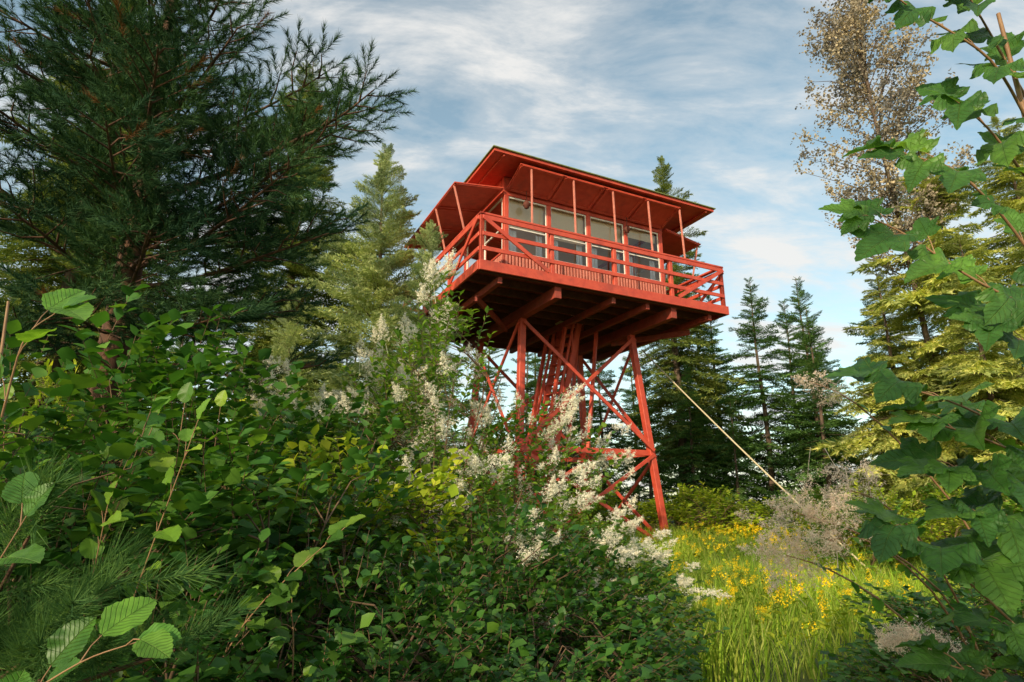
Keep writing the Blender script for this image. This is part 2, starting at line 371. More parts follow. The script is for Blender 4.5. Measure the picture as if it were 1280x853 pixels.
for k in range(4):
    q=(ix==k)&~brown;b.inst(PT[k],tp[q],Rm[q],ts[q],0)
q=brown;b.inst(PT[0],tp[q],Rm[q],ts[q],2)
b.build('pine_tree',[m_pine,barkred,m_pinebrown])
b=MB();rp=np.random.default_rng(5);tp=[];td=[];ts=[]
b.tube([(-1.75,1.9,-1.6),(-1.7,1.9,-.9),(-1.6,1.85,-.2)],[.02,.015,.006],6,1)
for e in ((-1.0,1.6,-.2),(-1.2,1.55,-.08),(-1.1,1.55,-.4),(-1.35,1.5,-.28),(-.85,1.65,-.36),(-1.05,1.5,-.3)):
    p0=np.array((-1.64,1.87,-.55));e=np.array(e);b.tube([p0,(p0+e)/2+(0,0,-.04),e],[.009,.007,.004],4,1)
    for j in range(7):
        u=.35+.65*j/6;tp.append(p0+(e-p0)*u);td.append(norm(norm(e-p0)+rp.normal(0,.35,3)+np.array((0,0,.25))));ts.append(rp.uniform(.8,1.15))
tp=np.array(tp);td=np.array(td);Rm=frames(td,np.array([0,0,1.])+rp.normal(0,.4,(len(tp),3)))
b.inst(T_pinetwig(rng,150,.2,.11,.0013),tp,Rm,np.array(ts),0)
b.build('pine_sapling',[m_fir,barkred])
# ---------------- shrubs
HT={}
def mk(name,height,rx,nt_,lpt,T,size,mats,seed,stems=7,low=.1,flowers=0,FT=None,twl=.3,droop=.15,top_bias=1.,fl_up=.4):
    HT[name]=height
    r=np.random.default_rng(seed);b=MB()
    tips=[];
    while len(tips)<nt_:
        p=r.uniform(-1,1,3);p[2]=r.uniform(low,1)
        rad=math.sqrt(p[0]**2+p[1]**2+((p[2]-.45)/.62)**2)
        lob=.8+.2*math.sin(p[0]*5+seed)+.18*math.sin(p[1]*6+p[2]*7+seed*2)
        if rad<lob and r.random()<(.1+rad**2*.9): tips.append(p*np.array((rx,rx,height)))
    tips=np.array(tips);c=np.array((0,0,height*.3))
    sb=[]
    for i in range(stems):
        a=r.uniform(0,6.28);e=np.array((math.cos(a)*rx*.55,math.sin(a)*rx*.55,height*r.uniform(.55,.9)))
        p0=np.array((math.cos(a)*.1,math.sin(a)*.1,-.1));mid=(p0+e)*.5+np.array((-math.cos(a)*.12*rx,-math.sin(a)*.12*rx,.1))
        tt=np.linspace(0,1,7)[:,None];pts=(1-tt)**2*p0+2*tt*(1-tt)*mid+tt**2*e
        b.tube(pts,np.linspace(.018,.005,7),5,1);sb.append(pts)
    sb=np.array(sb)
    P=[];D=[];S=[]
    for tpt in tips:
        k=np.unravel_index(np.argmin(((sb-tpt)**2).sum(-1)+ (sb[...,2]>tpt[2])*.3),sb.shape[:2]);base=sb[k]
        out=norm(tpt-c+r.normal(0,.15,3));out[2]=out[2]*.6+.25
        if r.random()<.3:
            mid=(base+tpt)/2+np.array((0,0,.08));b.tube([base,mid,tpt],[.006,.0045,.003],3,1)
        out=norm(out);end=tpt+out*twl*r.uniform(.7,1.2)
        b.tube([tpt,end],[.003,.0015],3,1)
        for j in range(lpt):
            u=j/(lpt-1);s=1 if j%2 else -1
            sd=norm(np.cross(out,(0,0,1.)))*s
            d=out*r.uniform(.3,.8)+sd*r.uniform(.5,1.1)*(1-.6*u)+np.array((0,0,-droop+r.normal(0,.2)))
            P.append(tpt+(end-tpt)*u);D.append(d);S.append(size*r.uniform(.5,1.3))
    P=np.array(P);D=np.array(D);S=np.array(S)
    up=np.array([0,0,1.])+norm(P-c)*.4+r.normal(0,.33,(len(P),3))
    b.inst(T,P,frames(D,up),S,0)
    if flowers:
        q=np.argsort(-(tips[:,2]/height*top_bias+np.hypot(tips[:,0],tips[:,1])/rx*.6)+r.normal(0,.28,len(tips)))[:flowers]
        for i in q:
            out=norm(tips[i]-c);d=norm(np.array((out[0],out[1],fl_up+.2))+r.normal(0,.25,3))
            for m_ in range(r.integers(1,4)):
                dd=norm(d+r.normal(0,.3,3));s=r.uniform(.6,1.2)
                b.inst(FT[r.integers(len(FT))],(tips[i]+out*twl*1.1+r.normal(0,.06,3))[None],frames(dd[None],np.array([[0.1,0.2,1.]])),np.array([s]),2)
    return b.build(name,mats,obj=False)
PAN=[T_panicle(rng,580,.25,.105,.0095) for _ in range(3)]
s_ocean=mk('s_ocean',3.3,1.35,480,9,T_small,.08,[m_midleaf,twigm,m_cream],21,stems=11,flowers=62,FT=PAN,twl=.3,top_bias=.8)
s_ocean2=mk('s_ocean2',2.5,1.15,340,9,T_round,.08,[m_midleaf,twigm,m_cream],22,stems=10,flowers=54,FT=PAN,twl=.28,top_bias=.8)
s_dark=mk('s_dark',2.7,1.15,310,9,T_round,.12,[m_darkleaf,twigm],23,stems=9,twl=.38)
s_dark2=mk('s_dark2',1.7,.95,280,9,T_round,.10,[m_darkleaf,twigm],24,stems=9,twl=.3)
s_mid2=mk('s_mid2',1.7,.95,260,9,T_round,.10,[m_yelleaf,twigm],34,stems=9,twl=.3)
s_low=mk('s_low',1.0,.8,310,9,T_round,.062,[m_darkleaf,twigm],25,stems=8,twl=.2)
s_yel=mk('s_yel',1.3,1.1,300,9,T_small,.10,[m_yelleaf,twigm],26,stems=8,twl=.28)
s_mid=mk('s_mid',2.0,1.1,320,9,T_round,.10,[m_midleaf,twigm],27,stems=8,twl=.28)
def shrub(name,me,x,y,top,rot=0,s=1.,parent=None):
    hh=HT[me.name];o=put(name,me,x,y,s,rot,parent)
    o.scale[2]=(top-o.location[2])/hh;return o
shrub('oceanspray_shrub',s_ocean,-.85,6.6,1.9,.3)
shrub('oceanspray_shrub',s_ocean2,.2,7.2,.95,2.,.9)
shrub('oceanspray_shrub',s_ocean2,-2.1,7.3,1.45,4.)
shrub('oceanspray_shrub',s_ocean2,.75,6.2,-.25,5.,.75)
shrub('oceanspray_shrub',s_ocean2,-.3,5.4,.3,5.5,.8)
for x,y,t,r_,s_ in ((-3.2,3.8,1.05,.2,1.),(-2.3,4.3,.85,1.2,.95),(-3.2,5.6,1.35,2.2,1.1),(-1.8,5.4,.8,4,.9)):
    shrub('leafy_shrub',s_dark,x,y,t,r_,s_)
for x,y,t,r_,s_ in ((-2.1,3.0,.15,.2,1.),(-1.5,3.6,.2,1.2,1.),(-2.9,2.8,.3,1,.9)):
    shrub('leafy_shrub',s_dark2,x,y,t,r_,s_)
shrub('sunny_bush',s_mid2,-1.15,4.7,.22,2.2,.9)  # yellow leaf colour paints a sunlit patch among the dark shrubs
for x,y,t,r_,s_ in ((-1.5,2.6,-.35,.2,1.),(-.85,3.0,-.4,1.2,1.),(-.25,3.4,-.45,2.2,1.),(.25,4.1,-.55,3.,1.),(.5,4.9,-.5,4.,1.),(-.15,4.5,-.2,5,1.1),(.6,5.6,-.5,.8,1.),(-.5,2.6,-.66,1.8,.9),(.15,2.9,-.85,.8,.8)):
    shrub('low_shrub',s_low,x,y,t,r_,s_)
for x,y,t,r_,s_ in ((-2.6,9.4,.6,.2,1.),(-1.2,8.6,.3,1.2,1.),(-4.3,9.,.9,2.2,1.1),(-3.4,8.2,.8,1.,1.),(.7,9.3,-.2,4.,.8)):
    shrub('sunny_bush',s_yel,x,y,t,r_,s_)
und=link(bpy.data.objects.new('undergrowth',None))
for i in range(28):
    x=-4+23*(i+rr.random())/28;y=rr.uniform(15.5,18.5)
    shrub('bush',rr.choice([s_yel,s_mid,s_yel]),x,y,rr.uniform(-.5,.25),rr.uniform(0,6),rr.uniform(.9,1.4),und)
for x,y,t in ((7.5,10.5,-.3),(8.6,11.5,.0),(9.5,13,.2),(7.8,8.8,-.35),(9.6,10.5,.3),(6.6,13.2,-.45),(5.9,10.7,-.1),(6.8,11.6,.05),(-6.5,8,1.),(-7.5,10,1.6),(11.,12.,.8)):
    shrub('bush',rr.choice([s_mid,s_yel,s_yel]),x,y,t,rr.uniform(0,6),.9,und)
for x,y,t in ((2.6,3.7,-.76),(3.1,3.9,-.68),(3.4,4.8,-.65),(4.2,5.2,-.55)):
    shrub('low_shrub',s_low,x,y,t,rr.uniform(0,6),1.)
# grey-leaved tree (right, tall)
b=MB();r=np.random.default_rng(31);gx,gy=12.3,17.2
tk=np.array([(0,0,-1.4),(.2,0,3),(.1,.1,7),(-.1,.1,11),(0,0,15.5)])
b.tube(tk,[.08,.07,.06,.04,.01],8,1);P=[];D=[]
for i in range(105):
    z=6.0+9.*r.random();a=r.uniform(0,6.28);l=(1.9*(1-abs(z-9.5)/8)+.25)*r.uniform(.6,1.2);base=np.array([np.interp(z-.8,tk[:,2],tk[:,k]) for k in range(3)])
    e=base+np.array((math.cos(a)*l,math.sin(a)*l,.5+.5*l));mid=(base+e)/2+r.normal(0,.1,3);b.tube([base,mid,e],[.02,.012,.004],4,1)
    for j in range(22):
        u=r.uniform(.25,1);q=base+(e-base)*u;dd=norm(r.normal(0,1,3)+np.array((0,0,.4)));q2=q+dd*r.uniform(.2,.5)
        for m_ in range(10): P.append(q+(q2-q)*r.uniform(.2,1.1)+r.normal(0,.05,3));D.append(r.normal(0,1,3))
P=np.array(P);D=np.array(D);b.inst(T_round,P,frames(D,np.array([0,0,1.])+r.normal(0,.7,D.shape)),r.uniform(.05,.10,len(P)),0)
o=b.build('aspen_tree',[m_grey,bark]);o.location=(gx,gy,.1);o.scale=(1.15,1.15,1.2)
# ---------------- near lobed-leaf branches (right)
b=MB();r=np.random.default_rng(41)
def nbranch(b,pts,nl,Ts,size,r,mi=0,rad=.005,spread=1.,upv=(0,-.25,1.),dr=.12,tip=True,jit=.3):
    pts=np.array(pts,float);n=len(pts);t=np.linspace(0,n-1,n*4)
    fine=np.stack([np.interp(t,np.arange(n),pts[:,i]) for i in range(3)],-1)
    for _ in range(3): fine[1:-1]=(fine[:-2]+fine[2:]+2*fine[1:-1])/4
    b.tube(fine,np.linspace(rad,rad*.35,len(fine)),7,1)
    for j in range(nl):
        u=.12+.86*j/max(nl-1,1);k=min(int(u*(len(fine)-1)),len(fine)-2);p=fine[k];md=norm(fine[k+1]-fine[k])
        s=1 if j%2 else -1;sd=norm(np.cross(md,np.array(upv)+np.array((0,0,.01))))*s
        d=norm(md*.75+sd*spread*r.uniform(.4,1.0)+np.array((0,0,-dr+r.normal(0,.18))))
        pet=p+d*r.uniform(.03,.06)+np.array((0,0,.015))
        b.tube([p,(p+pet)/2+(0,0,.006),pet],[.0018,.0015,.0012],4,1)
        d2=norm(d+np.array((0,0,-.15)))
        b.inst(Ts[r.integers(len(Ts))],pet[None],frames(d2[None],(np.array(upv)+r.normal(0,jit,3))[None]),np.array([size*r.uniform(.6,1.15)]),mi)
    if tip:
        md=norm(fine[-1]-fine[-3]);b.inst(Ts[0],fine[-1][None],frames((md+np.array((0,0,-.1)))[None],np.array([upv])),np.array([size*.85]),mi)
main=[(1.75,1.75,-1.6),(1.72,1.75,-.6),(1.68,1.72,.3),(1.7,1.7,1.0),(1.65,1.65,1.6)]
b.tube(np.array(main),[.016,.014,.012,.009,.006],8,1)
UP1=(-.2,-.85,.65);UP2=(-.15,-.42,1.)
BR=[([(1.72,1.7,1.15),(1.5,1.55,1.34),(1.25,1.5,1.46),(1.12,1.45,1.5)],10,UP1),
 ([(1.72,1.7,1.3),(1.55,1.6,1.5),(1.4,1.5,1.6)],7,UP1),
 ([(1.7,1.72,.95),(1.48,1.6,1.12),(1.35,1.55,1.18)],7,UP1),
 ([(1.69,1.72,.6),(1.45,1.6,.84),(1.25,1.5,.93),(1.12,1.5,.96)],8,UP1),
 ([(1.69,1.72,.3),(1.42,1.55,.52),(1.24,1.5,.58),(1.08,1.5,.72),(.98,1.5,.77)],9,UP1),
 ([(1.69,1.72,.25),(1.45,1.6,.42),(1.3,1.55,.47)],7,UP1),
 ([(1.7,1.72,-.1),(1.4,1.6,.14),(1.15,1.5,.24),(.93,1.5,.31)],10,UP2),
 ([(1.7,1.72,-.2),(1.4,1.55,.07),(1.2,1.5,.15),(1.02,1.45,.19)],9,UP2),
 ([(1.7,1.72,-.3),(1.4,1.55,-.02),(1.2,1.5,.06),(1.02,1.45,.08)],9,UP2),
 ([(1.7,1.72,-.4),(1.42,1.6,-.12),(1.2,1.5,-.04),(1.06,1.45,-.02)],9,UP2),
 ([(1.71,1.72,-.55),(1.42,1.6,-.22),(1.2,1.5,-.15),(1.05,1.45,-.13)],9,UP2),
 ([(1.71,1.72,-.7),(1.35,1.6,-.42),(1.12,1.5,-.22),(.96,1.45,-.10),(.9,1.45,-.05)],7,UP2),
 ([(1.71,1.72,-.75),(1.4,1.6,-.45),(1.2,1.5,-.30),(1.08,1.45,-.26)],9,UP2),
 ([(1.71,1.72,-.9),(1.4,1.6,-.55),(1.15,1.5,-.4),(1.0,1.5,-.36)],8,UP2)]
for p,n,u in BR: nbranch(b,p,n,T_maples,.135,r,upv=u,dr=.1,jit=.3)
b.build('thimbleberry_bush',[m_maple,stemred])
b=MB();r=np.random.default_rng(43)
DP=[T_panicle(r,440,.16,.07,.0048) for _ in range(3)]
st=[((2.0,2.6,-1.6),(1.75,2.4,-.4),(1.25,2.2,-.10),(1.02,2.2,-.04)),((2.0,2.6,-1.6),(1.6,2.4,-.5),(1.12,2.2,-.22),(.96,2.2,-.18)),((2.0,2.6,-1.6),(1.7,2.4,-.3),(1.35,2.2,.0),(1.22,2.2,.04)),
    ((2.1,2.6,-1.6),(1.9,2.4,-.2),(1.3,2.2,.38),(1.12,2.2,.44)),((2.0,2.6,-1.6),(1.7,2.4,-.8),(1.5,2.2,-.5),(1.38,2.2,-.45)),((2.0,2.6,-1.6),(1.7,2.4,-.4),(1.25,2.2,-.1),(1.12,2.2,-.13))]
for si,s in enumerate(st):
    s=np.array(s);t=np.linspace(0,3,12);f=np.stack([np.interp(t,range(4),s[:,i]) for i in range(3)],-1)
    for _ in range(3): f[1:-1]=(f[:-2]+f[2:]+2*f[1:-1])/4
    b.tube(f,np.linspace(.006,.002,12),5,1)
    for i in range(5 if si==3 else 12):
        p=f[-1]+r.normal(0,.045,3)*np.array((1.5,1,.8));d=norm(f[-1]-f[-3]+r.normal(0,.5,3)*.2+np.array((-.02,0,.02)));b.inst(DP[i%3],(p-d*.05)[None],frames(d[None],np.array([[0.1,.2,1.]])),np.array([r.uniform(.55,.9)]),0)
    for i in range(10):
        k=3+i%7;d=norm(r.normal(0,1,3));b.inst(T_alder,f[k][None],frames(d[None],np.array([[0.1,-.2,1.]])),np.array([.05]),2)
b.build('dried_flower_spray',[m_dry,stemred,m_darkleaf])
b=MB();r=np.random.default_rng(47);TA=[T_alder]
b.tube([(-1.3,1.5,-1.6),(-1.27,1.45,-.8),(-1.22,1.42,-.1),(-1.3,1.45,.5)],[.009,.008,.006,.003],6,1)
UA=(.1,-.7,.9)
for p,n in (([(-1.25,1.43,-.3),(-1.15,1.4,-.15),(-1.1,1.4,-.03)],3),([(-1.27,1.45,-.7),(-1.05,1.35,-.42),(-.85,1.3,-.3),(-.75,1.3,-.27)],4),([(-1.27,1.45,-.8),(-1.1,1.4,-.5),(-.95,1.35,-.36)],5),
    ([(-1.25,1.45,.2),(-1.2,1.4,.40),(-1.12,1.4,.46)],4),([(-1.2,1.45,-1.2),(-.95,1.3,-.6),(-.85,1.25,-.45)],4)):
    nbranch(b,p,n,TA,.10,r,rad=.003,upv=UA,dr=.0,jit=.4)
b.build('alder_sapling',[m_alder,stemred])
b=MB();r=np.random.default_rng(48)
for i in range(24):
    x=r.uniform(-3.2,-.9);y=r.uniform(2.3,3.6);z=r.uniform(-.1,.85)-(x+2.4)*.38;lean=r.normal(0,.3)
    nbranch(b,[(x,y,-1.4),(x+lean*.4,y,-.5),(x+lean,y-.1,z)],15,TA,.115,r,rad=.005,spread=1.,upv=(0,-.45,1.),jit=.4)
b.build('hazel_shoots',[m_midleaf,stemred])
# ---------------- meadow
r=np.random.default_rng(51);n=60000
X=r.uniform(.6,10,n);Y=5.2+11.*r.random(n);keep=(np.sin(X*1.7+Y)+np.sin(Y*2.3-X*1.1)+r.normal(0,1.1,n))>-1.3
X=X[keep];Y=Y[keep];n=len(X);b=MB()
a=r.uniform(0,6.28,n);d=np.stack([np.cos(a)*.22,np.sin(a)*.22,np.ones(n)],-1)
hgt=r.uniform(.2,.5,n)*(1+.35*np.sin(X*1.3)*np.cos(Y*1.1))
b.inst(T_blade(),np.stack([X,Y,ground_z(X,Y)-.02],-1),frames(d,np.stack([np.cos(a),np.sin(a),np.zeros(n)],-1)),np.stack([hgt*1.1+.15,hgt,hgt],-1),0)
b.build('meadow_grass',[m_grass])
b=MB();FH=[T_flowerhead(r) for _ in range(3)]
for i in range(380):
    cx,cy=[(5.6,12.),(6.4,13),(3.6,8.4),(7.,13.4),(4.8,13.),(5.6,14.),(2.6,7.2)][r.integers(7)]
    x=cx+r.normal(0,1.1);y=cy+r.normal(0,1.1)
    if x<1.5: continue
    g=float(ground_z(x,y));h=r.uniform(.3,.62);tx=x+r.normal(0,.06);ty=y+r.normal(0,.06)
    b.tube([(x,y,g),(tx,ty,g+h)],[.003,.002],3,1)
    for j in range(r.integers(1,4)):
        p=np.array((tx,ty,g+h))+r.normal(0,.03,3);b.inst(FH[j%3],p[None],frames(np.array([[.1,0,1.]]),np.array([[1.,0,0]])),np.array([r.uniform(.6,1.3)]),0)
    for j in range(6):
        u=r.uniform(.1,.85);an=r.uniform(0,6.28);b.inst(T_small,np.array([(x+(tx-x)*u,y+(ty-y)*u,g+h*u)]),frames(np.array([[math.cos(an),math.sin(an),.6]]),np.array([[0,0,1.]])),np.array([.1]),2)
b.build('yellow_wildflowers',[m_yellow,m_grass,m_yelleaf])
# ---------------- ground
gx=np.concatenate([np.linspace(-400,-24,12),np.linspace(-20,24,90),np.linspace(28,400,12)])
gy=np.concatenate([np.linspace(-300,-14,10),np.linspace(-12,40,100),np.linspace(45,600,14)])
XX,YY=np.meshgrid(gx,gy);ZZ=ground_z(XX,YY);nx=len(gx);ny=len(gy)
V=np.stack([XX,YY,ZZ],-1).reshape(-1,3);F=[]
for j in range(ny-1):
    for i in range(nx-1):
        a0=j*nx+i;F+=[(a0,a0+1,a0+nx+1),(a0,a0+nx+1,a0+nx)]
b=MB();b.add(V,F)
gm=surfmat('forest_floor',(.04,.07,.015),(.12,.16,.04),1.7,.95,.6,c3=(.09,.065,.035));b.build('ground',[gm],smooth=True)
# ---------------- lookout tower
W,D2=6.6,5.4
tower=link(bpy.data.objects.new('fire_lookout_tower',None));tower.location=(-.633,10.91,0);tower.rotation_euler=(0,0,math.radians(26.5))
class BX:
    def __init__(s): s.v=[];s.f=[]
    def beam(s,a,b,w,h,up=(0,0,1)):
        a=Vector(a);b=Vector(b);d=(b-a).normalized();u=Vector(up)
        if abs(d.dot(u))>.98: u=Vector((0,1,0))
        sd=d.cross(u).normalized();n=sd.cross(d)
        i=len(s.v)
        for p in(a,b):
            for x,y in((-1,-1),(1,-1),(1,1),(-1,1)): s.v.append(p+sd*x*w/2+n*y*h/2)
        s.f+=[(i,i+3,i+2,i+1),(i+4,i+5,i+6,i+7)]+[(i+k,i+(k+1)%4,i+4+(k+1)%4,i+4+k) for k in range(4)]
    def box(s,x0,x1,y0,y1,z0,z1): s.beam(((x0+x1)/2,y0,(z0+z1)/2),((x0+x1)/2,y1,(z0+z1)/2),abs(x1-x0),abs(z1-z0))
    def build(s,name,mat,bev=.005,par=tower):
        me=bpy.data.meshes.new(name);me.from_pydata([tuple(v) for v in s.v],[],s.f);me.materials.append(mat);me.update()
        o=link(bpy.data.objects.new(name,me),par)
        if bev: m=o.modifiers.new('b','BEVEL');m.width=bev;m.segments=1
        return o
DT=4.62
q=BX();x=.02
while x<W-.12:
    if 3.35<x<4.1: q.box(x,x+.135,.03,2.15,DT-.04,DT);q.box(x,x+.135,3.15,D2-.03,DT-.04,DT)
    else: q.box(x,x+.135,.02,D2-.02,DT-.04,DT)
    x+=.15
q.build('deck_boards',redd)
q=BX()
for i in range(11):
    y=.08+i*(D2-.16)/10
    if 2.2<y<3.1: q.box(.03,3.3,y-.022,y+.022,DT-.21,DT-.042);q.box(4.2,W-.03,y-.022,y+.022,DT-.21,DT-.042)
    else: q.box(.03,W-.03,y-.022,y+.022,DT-.21,DT-.042)
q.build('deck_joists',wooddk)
q=BX();q.box(-.025,W+.025,-.05,-.003,DT-.20,DT+.012);q.box(-.025,W+.025,D2+.003,D2+.05,DT-.20,DT+.012);q.box(-.05,-.003+.0,.0,D2,DT-.19,DT+.008);q.box(W+.003,W+.05,.0,D2,DT-.19,DT+.008)
q.build('rim_boards',red)
q=BX()
for x in (1.85,5.0): q.box(x-.08,x+.08,.1,D2-.1,DT-.47,DT-.215)
for x in (.5,3.3,4.25,6.15): q.box(x-.05,x+.05,.12,D2-.12,DT-.36,DT-.218)
q.beam((.35,1.0,DT-.42),(1.85,2.6,DT-.5),.06,.14);q.beam((6.3,1.0,DT-.42),(5.0,2.6,DT-.5),.06,.14)
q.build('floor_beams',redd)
q=BX();tops=[(1.85,1.75),(5.0,1.75),(5.0,4.2),(1.85,4.2)];bots=[(1.5,1.4),(5.5,1.4),(5.5,4.6),(1.5,4.6)]
zt,zb=DT-.47,-1.3
def lp(i,z):
    k=(z-zb)/(zt-zb);return (bots[i][0]+(tops[i][0]-bots[i][0])*k,bots[i][1]+(tops[i][1]-bots[i][1])*k,z)
for i in range(4): q.beam(lp(i,zb),lp(i,zt),.15,.15,(0,1,0))
q.build('legs',red,.01)
q=BX()
cx=sum(t[0] for t in tops)/4;cy=sum(t[1] for t in tops)/4
for i in range(4):
    j=(i+1)%4
    def off(p,o_):
        mid=((lp(i,p[2])[0]+lp(j,p[2])[0])/2-cx,(lp(i,p[2])[1]+lp(j,p[2])[1])/2-cy);l=math.hypot(*mid);return (p[0]+mid[0]/l*o_,p[1]+mid[1]/l*o_,p[2])
    q.beam(off(lp(i,1.15),.0),off(lp(j,1.15),.0),.07,.13)
    q.beam(off(lp(i,1.2),.09),off(lp(j,zt-.1),.09),.04,.085);q.beam(off(lp(j,1.2),.135),off(lp(i,zt-.1),.135),.04,.085)
    q.beam(off(lp(i,-1.1),.09),off(lp(j,1.1),.09),.04,.085);q.beam(off(lp(j,-1.1),.135),off(lp(i,1.1),.135),.04,.085)
for (x0,y0),(x1,y1) in (((3.3,2.2),(2.5,1.9)),((4.25,2.2),(3.6,1.8)),((3.3,3.1),(2.6,3.0)),((4.25,3.1),(3.7,2.9))):
    q.beam((x0,y0,DT-.37),(x1,y1,1.15),.08,.08)
q.build('cross_braces',red)
q=BX();A=Vector((2.1,2.2,-1.2));B=Vector((3.75,2.65,DT-.05));sd=Vector((-.26,.96,0))*.33
q.beam(A-sd,B-sd,.05,.18);q.beam(A+sd,B+sd,.05,.18)
for i in range(22):
    p=A+(B-A)*(i+.5)/22;q.beam(p-sd*.92,p+sd*.92,.17,.035)
up_=Vector((0,0,.75));q.beam(A-sd+up_,B-sd+up_*.9-(B-A)*.14,.04,.07);q.beam(A+sd+up_,B+sd+up_*.9-(B-A)*.14,.04,.07)
for k in (.1,.35,.6,.82):
    for s_ in(-1,1): p=A+(B-A)*k+sd*s_;q.beam(p,p+up_,.045,.045)
q.build('stair',red)
q=BX();RH=1.05
def side(a,b,n):
    a=Vector(a);b=Vector(b)
    for i in range(n+1):
        p=a+(b-a)*i/n;q.beam(p+Vector((0,0,-.12)),p+Vector((0,0,RH-.02)),.085,.085)
    z=Vector((0,0,1));e=(b-a).normalized()*.06
    q.beam(a-e+z*RH,b+e+z*RH,.12,.045)
    nrm=(b-a).normalized().cross(z)*.055
    q.beam(a+nrm+z*.60,b+nrm+z*.60,.03,.09);q.beam(a+nrm+z*.28,b+nrm+z*.28,.03,.09);q.beam(a+nrm+z*(RH-.09),b+nrm+z*(RH-.09),.032,.10)
    return nrm
z=Vector((0,0,1));F0=Vector((.045,.045,DT));F1=Vector((W-.045,.045,DT));B1=Vector((W-.045,D2-.045,DT));B0=Vector((.045,D2-.045,DT))
n1=side(F0,F1,4);n2=side(F1,B1,3);side(B1,B0,4);n4=side(B0,F0,3)
q.beam(F0+n1*1.7+z*(RH-.1),F0+n1*1.7+Vector((1.5,0,.02)),.03,.09)
q.beam(F1+n1*1.7+z*(RH-.1),F1+n1*1.7+Vector((-1.5,0,.02)),.03,.09)
q.beam(F0+n4*1.7+z*(RH-.1),F0+n4*1.7+Vector((0,1.5,.02)),.03,.09)
q.beam(F1+n2*1.7+z*(RH-.1),F1+n2*1.7+Vector((0,1.5,.02)),.03,.09)
q.build('railing',red)
c0,c1,e0,e1=1.,5.6,1.,D2-.9;ZW=6.93;SILL=5.42
q=BX()
q.box(c0,c1,e0,e0+.08,DT,SILL-.05);q.box(c0,c1,e1-.08,e1,DT,SILL-.05);q.box(c0,c0+.08,e0+.08,e1-.08,DT,SILL-.05);q.box(c1-.08,c1,e0+.08,e1-.08,DT,SILL-.05)
q.build('cabin_base_wall',redd)
q=BX();x=c0+.04
while x<c1-.03: q.box(x,x+.05,e0-.022,e0-.002,DT+.03,SILL-.06);x+=.085
y=e0+.05
while y<e1-.05: q.box(c0-.022,c0-.002,y,y+.05,DT+.03,SILL-.06);q.box(c1+.002,c1+.022,y,y+.05,DT+.03,SILL-.06);y+=.085
q.build('wall_slats',redlite)
q=BX();nb=4
xs=[c0+.06+(c1-c0-.12)*i/nb for i in range(nb+1)];ys=[e0+.06+(e1-e0-.12)*i/3 for i in range(4)]
for ye in (e0+.04,e1-.04):
    for i,x in enumerate(xs): q.box(x-.055,x+.055,ye-.056,ye+.056,SILL,ZW-.12)
    q.box(c0-.03,c1+.03,ye-.08,ye+.08,SILL-.05,SILL);q.box(c0-.01,c1+.01,ye-.06,ye+.06,ZW-.12,7.26)
for xe in (c0+.04,c1-.04):
    for y in ys[1:-1]: q.box(xe-.056,xe+.056,y-.055,y+.055,SILL,ZW-.12)
    q.box(xe-.075,xe+.075,e0+.13,e1-.13,SILL-.048,SILL-.002);q.box(xe-.058,xe+.058,e0+.11,e1-.11,ZW-.118,7.255)
q.build('window_posts',red)
q=BX();g=BX()
def sash(a,b,ax_,back=False):
    for i in range(len(a)-1):
        lo,hi=a[i]+.056,a[i+1]-.056
        for (p0,p1,z0,z1) in((lo,lo+.028,SILL+.002,ZW-.122),(hi-.028,hi,SILL+.002,ZW-.122),(lo+.028,hi-.028,SILL+.002,SILL+.04),(lo+.028,hi-.028,ZW-.16,ZW-.122),(lo+.028,hi-.028,SILL+.60,SILL+.63)):
            if ax_=='x': q.box(p0,p1,b-.018,b+.018,z0,z1)
            else: q.box(b-.018,b+.018,p0,p1,z0,z1)
        v=[(lo+.01,SILL+.01),(hi-.01,SILL+.01),(hi-.01,ZW-.13),(lo+.01,ZW-.13)]
        k=len(g.v)
        for u,zz_ in v: g.v.append(Vector((u,b,zz_)) if ax_=='x' else Vector((b,u,zz_)))
        g.f.append((k,k+1,k+2,k+3))
sash(xs,e0+.03,'x');sash(xs,e1-.03,'x');sash(ys,c0+.03,'y');sash(ys,c1-.03,'y')
q.build('window_sashes',white,.003);g.build('window_glass',glass,0)
q=BX();q.box(c0+.12,c1-.12,e0+.12,e1-.12,ZW-.06,ZW-.02);q.build('ceiling',cream)
# added panels behind the panes, standing in for the bright ceiling
q=BX()
for i,zb_ in enumerate((SILL+.66,SILL+.60,SILL+.82,SILL+1.12)): q.box(xs[i]+.07,xs[i+1]-.07,e0+.12,e0+.128,zb_,ZW-.11)
for i in range(3): q.box(c0+.12,c0+.128,ys[i]+.08,ys[i+1]-.08,SILL+.5,ZW-.11)
q.build('lit_ceiling_panels',ceilpan,0)
q=BX()  # added white strips stand in for sky through the back windows
for i in range(4):
    for s0 in ((xs[i]+.07,xs[i]+.34),(xs[i+1]-.28,xs[i+1]-.07)):
        k=int((s0[1]-s0[0])/.045)
        for j in range(k): q.box(s0[0]+j*.045,s0[0]+j*.045+.042,e0+.15+.012*(j%2),e0+.156+.012*(j%2),SILL+.02,SILL+.62)
q.build('sky_band_strips',skyband,0)
q=BX();q.box(c0+.1,c1-.1,e0+.1,e1-.1,DT+.002,DT+.03);q.build('cabin_floor',cream)
q=BX()
q.box(2.6,4.,2.2,2.9,DT+.85,DT+.9);q.box(2.65,2.75,2.3,2.4,DT+.03,DT+.85);q.box(3.85,3.95,2.3,2.4,DT+.03,DT+.85);q.box(4.7,5.4,3.2,4.3,DT+.03,DT+.55)
q.build('interior_furniture',surfmat('brown_wood',(.12,.07,.04),(.22,.13,.07),6,.6,.2))
